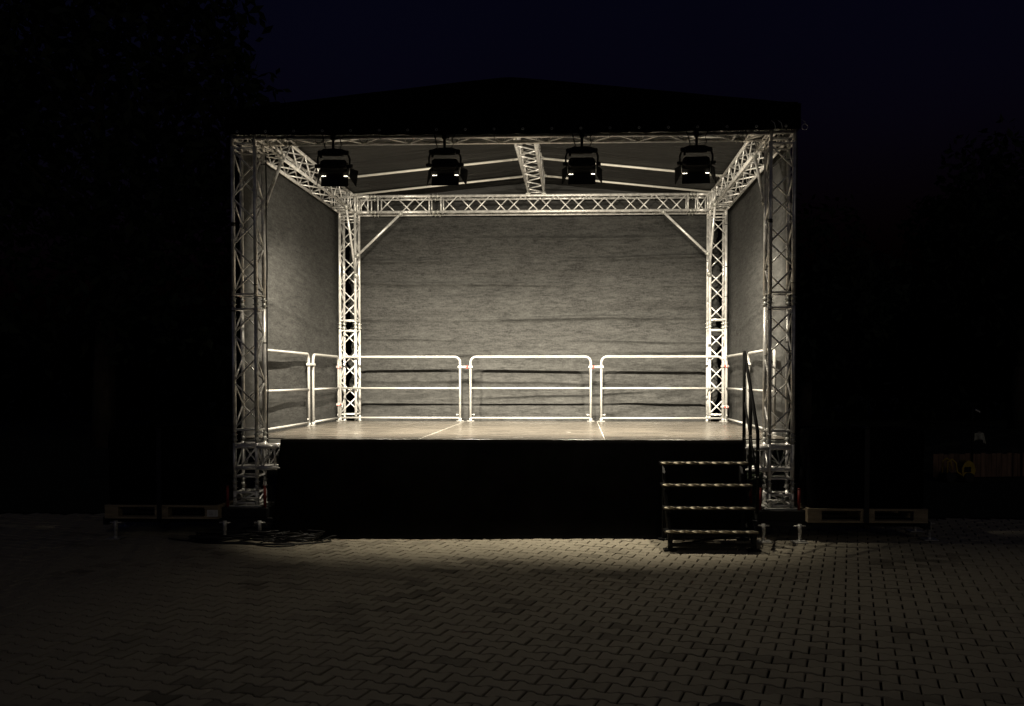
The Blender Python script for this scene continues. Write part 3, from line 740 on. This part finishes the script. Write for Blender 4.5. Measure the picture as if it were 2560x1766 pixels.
for x in (X0 + .06, X1 - .03):
    s_ = MB(); pr = [(-.80, .16), (-.04, .80), (-.04, .62), (-.74, .04), (-.80, .04)]
    s_.prism(pr, 'x', x - .012, x + .012)
    for y, z in TR: s_.box((x, y + .10, z - .045), (.03, .19, .03))
    s_.build('stringer', M['black'], root)
    for y in (-.80, -.20):
        l = MB(); l.box((x, y, .09 if y < -.5 else .28), (.045, .045, .17 if y < -.5 else .53), bev=.004); l.box((x, y, .012), (.13, .10, .012), bev=.003)
        l.build('leg', M['black'], root)
fb = MB(); fb.box(((X0 + X1) / 2, -.84, .065), (X1 - X0 - .09, .03, .03)); fb.tube((X0 + .05, -.8, .05), (X1 - .05, -.22, .06), .010, 8); fb.build('cross_brace', M['black'], root)
hr = MB(); hx = 2.455
hr.path([(hx, -.07, 1.955), (hx, -.10, 1.93), (hx, -.70, 1.24), (hx, -.77, 1.17), (hx, -.785, 1.08), (hx, -.785, .36)], .0175, 8)
hr.path([(hx, -.07, 1.96), (hx, -.07, .80)], .0185, 8)
hr.path([(hx, -.41, 1.56), (hx, -.41, .66)], .0175, 8)
hr.path([(hx, -.10, 1.42), (hx, -.76, .72)], .012, 8)
hr.build('handrail', M['black'], root)
bl = MB()
for y, z in ((-.07, 1.58), (-.07, 1.05), (-.41, 1.10), (-.785, .98), (-.785, .72)): bl.tube((hx - .026, y, z), (hx - .016, y, z), .008, 8); bl.tube((hx, y - .026, z), (hx, y - .016, z), .007, 8)
bl.build('bolt', M['galv'], root)

# ------------------------------------------------------------------ ballast bases, pallets, water-weight blocks
def jack(root, x, y, zt):
    j = MB(); j.tube((x, y, .010), (x, y, zt), .0165, 10); j.tube((x, y, zt * .45), (x, y, zt), .021, 10)
    j.tube((x - .06, y, zt - .02), (x + .06, y, zt - .02), .008, 8); jo = j.build('jack', M['galv'], root)
    f = MB(); f.box((x, y, .008), (.15, .15, .008), bev=.002); f.tube((x, y, .008), (x, y, .03), .026, 10, .018); f.build('foot_plate', M['galv'], jo)
for sx, nm in ((-1, 'left'), (1, 'right')):
    root = empty('outrigger', (sx * 3.4, .2, 0), 'low black outrigger frame on screw jacks under the %s front tower' % nm, 'outrigger frame', 'outrigger frames beside the stage')
    f = MB(); xa, xb = 2.47, 4.34
    for y in (-.18, .06, .45): f.box((sx * (xa + xb) / 2, y, .175), (xb - xa, .06, .05), bev=.004)
    for x in (xa + .03, 2.75, 3.10, 3.70, xb - .03): f.box((sx * x, .12, .135), (.06, .66, .028), bev=.003)
    f.build('steel_frame', M['blacksteel'], root)
    pd = MB(); pd.box((sx * 2.82, .04, .2555), (.50, .50, .109), bev=.008); pd.build('tower_pad', M['blacksteel'], root)
    for (x, y) in ((2.61, -.32), (2.975, -.33), (4.36 if sx > 0 else 4.12, -.36 if sx < 0 else -.12), (2.60, .43), (4.40, .38)): jack(root, sx * x, y, .19)
    for (x, y) in ((2.60, -.19), (3.00, -.19), (2.60, .30), (3.00, .30)):
        c = MB(); c.tube((sx * x, y, .312), (sx * x, y, .53), .015, 12); c.tube((sx * x, y, .53), (sx * x, y, .54), .018, 12, .012); c.build('corner_post', M['red'], root)
    bt = MB(); bt.path([(sx * 2.88, -.19, .43), (sx * 2.88, .35, .43)], .024, 12, caps=False)
    bt.tube((sx * 2.68, -.14, .405), (sx * 2.96, -.14, .405), .010, 8); bt.tube((sx * 2.88, -.06, .43), (sx * 2.88, -.06, .33), .012, 8); bt.build('brace_tube', M['galv'], root)
    # pallet
    px0 = 3.06 if sx > 0 else -4.275; px1 = px0 + 1.22; pc = (px0 + px1) / 2; y0, y1 = -.30, .50
    po = empty('wooden_pallet', (pc, .1, .2), 'worn wooden pallet under the %s black ballast%s' % (nm, ', bearing a white label' if sx < 0 else ''), 'pallet', 'wooden pallets under the ballast')
    bb = MB()
    for y in (y0 + .05, (y0 + y1) / 2, y1 - .05): bb.box((pc, y, .2115), (1.215, .098, .022), bev=.002)
    bb.build('bottom_board', M['wood'], po)
    for x in (px0 + .075, pc, px1 - .075):
        for y in (y0 + .05, (y0 + y1) / 2, y1 - .05):
            q = MB(); q.box((x, y, .2615), (.145, .096, .078), bev=.003); q.build('block', M['wood'], po)
    sb = MB()
    for x in (px0 + .075, pc, px1 - .075): sb.box((x, .1, .312), (.145, .798, .022), bev=.002)
    sb.build('stringer_board', M['wood'], po)
    tb = MB()
    for k2 in range(5): tb.box((pc, y0 + .055 + k2 * .1725, .334), (1.215, .11, .022), bev=.002)
    tb.build('top_board', M['wood'], po)
    if sx < 0:
        lb = MB(); lb.box((px1 - .062, y0 - .0005, .262), (.115, .002, .070)); lo = lb.build('label', M['label'], po)
        l2 = MB()
        l2.box((px1 - .078, y0 - .0025, .262), (.046, .0015, .045)); l2.box((px1 - .030, y0 - .0025, .262), (.006, .0015, .05)); l2.box((px1 - .019, y0 - .0025, .262), (.003, .0015, .05))
        l2.build('printed_bars', M['galv'], lo)
    # ballast block
    bo = empty('ballast_block', (pc, .1, .346), 'black wrapped ballast block strapped down on the %s pallet' % nm, 'ballast', 'ballast blocks')
    sh_ = MB(); nx, nz = 24, 20; W_, D_, H_ = 1.17, .76, .80
    def surf(px, py, pz):
        k2 = .012
        return (pc + px + k2 * fn3(px * 5, pz * 5, py + sx), .1 + py + k2 * fn3(pz * 4, px * 4 + 3, sx), .3475 + pz + (.012 * fn3(px * 3, py * 3, 5) if pz > .1 else 0))
    rr = .05; ringp = []
    per = []
    for (cx, cy, a0) in ((W_ / 2 - rr, -D_ / 2 + rr, -90), (W_ / 2 - rr, D_ / 2 - rr, 0), (-W_ / 2 + rr, D_ / 2 - rr, 90), (-W_ / 2 + rr, -D_ / 2 + rr, 180)):
        for k2 in range(5): per.append((cx + rr * math.cos(R(a0 + k2 * 22.5)), cy + rr * math.sin(R(a0 + k2 * 22.5))))
    full = []
    for i in range(len(per)):
        a, b2 = per[i], per[(i + 1) % len(per)]; seg = max(1, round(math.dist(a, b2) / .06))
        for k2 in range(seg): full.append((a[0] + (b2[0] - a[0]) * k2 / seg, a[1] + (b2[1] - a[1]) * k2 / seg))
    n = len(full); vs = []; fs = []
    prof = [(1, 0)] + [(1, H_ * k2 / 14) for k2 in range(1, 14)] + [(.99, H_ - .02), (.96, H_), (.6, H_ + .01), (.2, H_ + .012)]
    for (s_, z) in prof:
        for (x, y) in full: vs.append(surf(x * s_, y * s_, z))
    for i in range(len(prof) - 1):
        for k2 in range(n): fs.append((i * n + k2, i * n + (k2 + 1) % n, (i + 1) * n + (k2 + 1) % n, (i + 1) * n + k2))
    fs.append(tuple((len(prof) - 1) * n + k2 for k2 in range(n)))
    sh_.add(vs, fs, True); sh_.build('wrapped_body', M['tarp'], bo)
    st = MB(); st.box((pc - .015, y0 - .012, .68), (.05, .005, .955)); st.box((pc - .015, y0 + .05, 1.172), (.05, .12, .005)); st.box((pc - .015, .1, 1.174), (.05, .78, .005)); st.build('strap', M['rubber'], bo)

# ------------------------------------------------------------------ cables
CG = 'black power cables lying on the paving'
def cable(pts, r, label, name='power_cable', m='rubber', closed=False):
    # Catmull-Rom through the points
    P_ = [Vector(p) for p in pts]; out = []; n = len(P_)
    for i in range(n if closed else n - 1):
        p0, p1, p2, p3 = (P_[(i - 1) % n] if closed or i > 0 else P_[0]), P_[i], P_[(i + 1) % n], (P_[(i + 2) % n] if closed or i + 2 < n else P_[-1])
        for k2 in range(8):
            t = k2 / 8
            out.append(.5 * ((2 * p1) + (-p0 + p2) * t + (2 * p0 - 5 * p1 + 4 * p2 - p3) * t * t + (-p0 + 3 * p1 - 3 * p2 + p3) * t ** 3))
    if not closed: out.append(P_[-1])
    b_ = MB(); b_.path(out, r, 8, closed=closed); c0 = P_[0]
    o = b_.build(name, M[m], None, (c0.x, c0.y, 0)); return tag(o, label, 'cable', CG)
def coil(cx, cy, rx, ry, turns, seed, tail):
    rg = random.Random(seed); pts = []
    n = int(turns * 9)
    for k2 in range(n):
        a = k2 / 9 * 2 * math.pi + seed; q = 1 + rg.uniform(-.26, .22)
        pts.append((cx + rx * q * math.cos(a) + rg.uniform(-.03, .03), cy + ry * q * math.sin(a) + rg.uniform(-.02, .02), .012 + .010 * (k2 / 9) + rg.uniform(0, .012)))
    return pts + tail
cable(coil(-2.16, -.42, .22, .18, 6.3, 1, [(-1.95, -.45, .012), (-1.85, -.30, .03), (-1.76, -.27, .02)]), .008, 'tangled black cable coil beside the left end of the black skirt')
cable(coil(-2.5, -.46, .20, .15, 3.4, 5, [(-2.5, -.62, .012), (-2.25, -.68, .010), (-1.98, -.60, .010), (-1.83, -.48, .010), (-1.88, -.36, .012), (-2.1, -.32, .015)]), .0065, 'cable coil in front of the left tower whose end loops round to the right')
cable(coil(-2.98, -.42, .28, .13, 5.4, 9, [(-3.3, -.46, .010), (-3.1, -.60, .010), (-2.75, -.64, .010), (-2.4, -.66, .010), (-2.2, -.62, .012), (-2.3, -.54, .012)]), .0085, 'flattened cable coil under the outrigger frame, left of the front tower')
cable([(-3.55, -.38, .010), (-3.3, -.50, .010), (-2.95, -.58, .010), (-2.6, -.60, .012), (-2.48, -.72, .010), (-2.3, -.79, .010), (-2.12, -.72, .010), (-2.2, -.62, .010), (-2.5, -.64, .010), (-2.75, -.52, .010), (-2.5, -.34, .012)], .0065, 'long thin cable looping forward of the other coils onto the open paving')
cable(coil(-2.6, -.22, .26, .14, 6.2, 14, [(-2.63, .12, .05), (-2.66, .17, .2), (-2.66, .17, .5)]), .011, 'cable heap behind the others at the foot of the left front tower')
cable([(.05, -.10, .010), (.22, -.12, .012), (.42, -.08, .030), (.6, -.11, .012), (.85, -.13, .010), (1.1, -.11, .012), (1.3, -.09, .025), (1.5, -.14, .012), (1.62, -.25, .010)], .006, 'thin cable lying along the bottom of the black skirt towards the stair', m='galv')
cable([(-1.62, -.15, .30), (-1.58, -.165, .22), (-1.48, -.185, .13), (-1.33, -.205, .06), (-1.18, -.22, .025)], .004, 'thin grey wire curving down the lower left part of the black skirt', m='galv_dark')
pb = MB()
for (x, y, a) in ((-2.18, -.44, .3), (-2.02, -.38, -.2), (-2.32, -.5, 1.0)):
    pb = MB(); pb.box((x, y, .045), (.10, .045, .035), Matrix.Rotation(a, 3, 'Z'), bev=.008); pb.tube((x - .06 * math.cos(a), y - .06 * math.sin(a), .045), (x + .06 * math.cos(a), y + .06 * math.sin(a), .045), .014, 10)
    tag(pb.build('cable_connector', M['black'], None, (x, y, 0)), {.3: 'middle black plug connector on the tangled cable coils', -.2: 'rightmost black plug connector on the tangled cable coils', 1.0: 'leftmost black plug connector on the tangled cable coils'}[a], 'connector', 'plug connectors among the cables')
tc2 = MB(); pts = []
for k2 in range(60):
    z = .35 + k2 / 59 * 3.75; pts.append((-2.684 + .003 * math.sin(z * 9), .150 + .006 * math.sin(z * 5), z))
tc2.path(pts, .008, 8)
tag(tc2.build('tower_cable', M['rubber'], None, (-2.67, .15, .35)), 'black cable running up the inner side of the left front tower', 'cable')
pts = []
for k2 in range(60):
    z = .35 + k2 / 59 * 3.85; pts.append((2.975 + .005 * math.sin(z * 7), -.10 + .008 * math.sin(z * 4), z))
tc2 = MB(); tc2.path(pts, .008, 8)
tag(tc2.build('tower_cable', M['rubber'], None, (2.97, -.1, .35)), 'black cable running up the outer side of the right front tower', 'cable')
for tw_ in [o for o in list(COL.objects) if o.name.startswith('truss_tower')]:
    rg = random.Random(int(tw_.location.x * 7 + tw_.location.y))
    for k in range(5):
        ox, oy = rg.choice(((-.12, -.12), (.12, -.12), (.12, .12), (-.12, .12))); z = rg.uniform(.7, 4.0)
        t = MB(); c_ = Vector((tw_.location.x + ox, tw_.location.y + oy, z)); t.tube(c_, c_ + Vector((0, 0, rg.choice((.008, .012, .04)))), CR + .0022, 12)
        t.build('tape_band', M['rubber'], tw_)

# ------------------------------------------------------------------ far right: low fence, post, yellow machine, pale cloth
fe = empty('wooden_fence', (9.5, 6.2, 0), 'low brown palisade fence beyond the lawn on the right', 'fence')
x = 6.75; k = 0
bd_ = MB()
while x < 13.5:
    y = 5.75 + (x - 6.75) * .16; hgt = .40 + .01 * math.sin(k * 2.3)
    bd_.box((x, y, hgt / 2), (.085, .022, hgt), bev=.003); x += .095; k += 1
bd_.build('palings', M['fence'], fe)
rl = MB()
for z in (.10, .30): rl.tube((6.7, 5.80, z), (13.5, 5.80 + 6.8 * .16, z), .02, 6)
rl.build('rail', M['fence'], fe)
po = empty('thin_post', (7.25, 5.5, 0), 'thin dark post standing in front of the low fence on the right', 'post')
p_ = MB(); p_.tube((7.25, 5.5, 0), (7.25, 5.5, 1.28), .018, 8); p_.build('pole', M['blacksteel'], po)
p_ = MB(); p_.box((7.33, 5.5, 1.14), (.10, .03, .03), Matrix.Rotation(.5, 3, 'Y'), bev=.005); p_.build('bracket', M['galv'], po)
cl_ = grid(lambda u, v: (7.31 + .15 * u + .02 * v + .05 * (u - .5) * v, 5.55 + .03 * math.sin(u * 9) * v, .76 - .13 * v + .03 * math.sin(u * math.pi) - .05 * (u > .75) * v), 14, 10, 'hanging_cloth', M['cloth_pale'], None, .006, (7.4, 5.55, .7))
tag(cl_, 'small pale cloth hanging above the low fence on the right', 'cloth')
ln = MB(); ln.path([(7.25, 5.52, .80), (7.4, 5.54, .772), (7.6, 5.6, .80), (8.2, 5.8, .95)], .004, 6)
tag(ln.build('washing_line', M['rubber'], None, (7.25, 5.52, .8)), 'thin dark line holding the small pale cloth', 'line')
b = MB(); b.tube((8.2, 5.8, 0), (8.2, 5.8, .98), .018, 8); tag(b.build('line_post', M['blacksteel'], None, (8.2, 5.8, 0)), 'dark post at the far end of the thin line on the right', 'post')
ym = empty('yellow_machine', (7.0, 5.3, 0), 'small yellow machine with a curved hood, parked in front of the low fence', 'machine')
h = MB(); ar = [(7.06 + .11 * math.cos(R(a)), .17 + .17 * math.sin(R(a))) for a in range(0, 181, 15)]
h.prism([(x, z) for x, z in ar] + [(6.97, .06), (7.12, .02)], 'y', 5.18, 5.42); h.build('hood', M['yellow'], ym)
h = MB(); h.path([(6.72, 5.2, .12), (6.73, 5.2, .32), (6.80, 5.2, .36), (6.86, 5.2, .30), (6.88, 5.2, .16), (6.96, 5.2, .10)], .016, 8); h.path([(6.72, 5.4, .12), (6.73, 5.4, .32), (6.80, 5.4, .36), (6.86, 5.4, .30), (6.88, 5.4, .16)], .016, 8); h.build('roll_bar', M['yellow'], ym)
h = MB(); h.box((6.90, 5.3, .10), (.38, .16, .05), bev=.01); h.box((7.04, 5.17, .20), (.10, .01, .08)); h.build('chassis', M['black'], ym)
for x in (6.76, 7.06):
    for y in (5.17, 5.43): w = MB(); w.tube((x, y - .03, .075), (x, y + .03, .075), .075, 20); w.build('wheel', M['rubber'], ym)

# flat dark oval disc at the very front
b = MB(); b.path([(1.47 + .10 * math.cos(t * math.pi / 16), -4.965 + .085 * math.sin(t * math.pi / 16), .008) for t in range(32)], .006, 8, closed=True)
b.add([(1.47 + .10 * math.cos(t * math.pi / 16), -4.965 + .085 * math.sin(t * math.pi / 16), .0135) for t in range(32)], [tuple(range(32))])
tag(b.build('dark_disc', M['blacksteel'], None, (1.47, -4.965, 0)), 'dark oval disc on the paving at the bottom edge of the picture', 'drain lid')

# ------------------------------------------------------------------ trees
def crown_mesh(lobes, n, size, seed):
    rg = random.Random(seed); b_ = MB(); tot = sum(l[3] ** 2 for l in lobes)
    for (cx, cy, cz, r, sq) in lobes:
        m_ = int(n * r * r / tot)
        for _ in range(m_):
            u = rg.uniform(-1, 1); t = rg.uniform(0, 2 * math.pi); q = math.sqrt(1 - u * u); d = Vector((q * math.cos(t), q * math.sin(t), u))
            rr = r * (rg.random() ** .35) * (1 + .28 * noise.noise(d * 2.3 + Vector((cx, cz, seed))))
            p = Vector((cx, cy, cz)) + Vector((d.x * rr, d.y * rr, d.z * rr * sq))
            a = Vector((rg.gauss(0, 1), rg.gauss(0, 1), rg.gauss(0, 1))).normalized(); c = a.cross(Vector((rg.gauss(0, 1), rg.gauss(0, 1), rg.gauss(0, 1)))).normalized()
            s = size * rg.uniform(.6, 1.4)
            b_.add([p - a * s, p + c * s * .45, p + a * s, p - c * s * .45], [(0, 1, 2, 3)])
    return b_
def tree(x, y, h, r, label, seed, lobes=None, n=7000):
    rg = random.Random(seed); root = empty('leafy_tree', (x, y, 0), label, 'tree', 'trees round the square')
    t = MB(); pts = [(x, y, -.1), (x + .1, y, h * .2), (x - .05, y + .1, h * .4), (x, y, h * .62)]
    for i in range(3): t.tube(pts[i], pts[i + 1], .30 * (1 - i * .25), 12, .30 * (1 - (i + 1) * .25))
    for _ in range(9):
        z = h * rg.uniform(.28, .6); a = rg.uniform(0, 6.28); l = r * rg.uniform(.3, .5)
        t.tube((x, y, z), (x + l * math.cos(a), y + l * math.sin(a), z + l * .7), .09, 8, .02)
    t.build('trunk', M['bark'], root)
    if lobes is None:
        lobes = [(x, y, h * .62, r * .75, 1.1)]
        for _ in range(9):
            a = rg.uniform(0, 6.28); q = r * rg.uniform(.4, .68); lobes.append((x + q * math.cos(a), y + q * math.sin(a), h * rg.uniform(.38, .82), r * rg.uniform(.30, .45), .85))
    crown_mesh(lobes, n, .17, seed).build('crown', M['leaf'], root)
# the big tree on the left carries its outline down to the canopy's left shoulder
tree(-11.0, 12, 15.5, 6.3, 'tall dense tree rising on the left above the canopy', 21, n=15000,
     lobes=[(-11.5, 12, 9.3, 4.6, 1.0), (-10.6, 12, 12.2, 2.6, .9), (-8.2, 12, 7.6, 2.2, .9), (-9.2, 12, 10.2, 2.2, .9), (-14, 12, 11.5, 3.5, 1), (-11.5, 12, 14, 3, .9), (-7.2, 12, 5.6, 2.0, 1), (-12.5, 12, 6, 4, 1), (-8.7, 11, 4.6, 2.6, 1)])
tree(-17.5, 13, 13, 5.6, 'broad tree at the far left edge, behind the tall dense tree', 22, n=9000)
tree(-5.0, 22, 7.5, 4.5, 'low round tree standing behind the left half of the stage', 25, n=5000)
tree(15.5, 21, 10.4, 4.4, 'tree with a ragged peaked crown on the far right', 23, n=9000)
tree(20.5, 22, 8.8, 4.0, 'smaller tree cut off by the right edge of the picture', 24, n=7000)
tree(8.6, 22, 7.6, 4.0, 'low tree just beyond the right curtain of the stage', 26, n=7000)
tree(1.5, 26, 6.8, 4.2, 'low tree hidden mostly behind the back curtain', 27, n=3000)
rg = random.Random(5); lob = []
for k in range(60):
    x = -34 + k * 1.15; lob.append((x + rg.uniform(-.5, .5), 29 + rg.uniform(-2, 2), 2.2 + rg.uniform(-.8, .8), 2.6, 1.0))
o = crown_mesh(lob, 26000, .30, 6).build('woodland', M['leaf'], None, (0, 29, 0)); o['kind'] = 'stuff'; o['label'] = 'dark mass of woodland behind the stage'
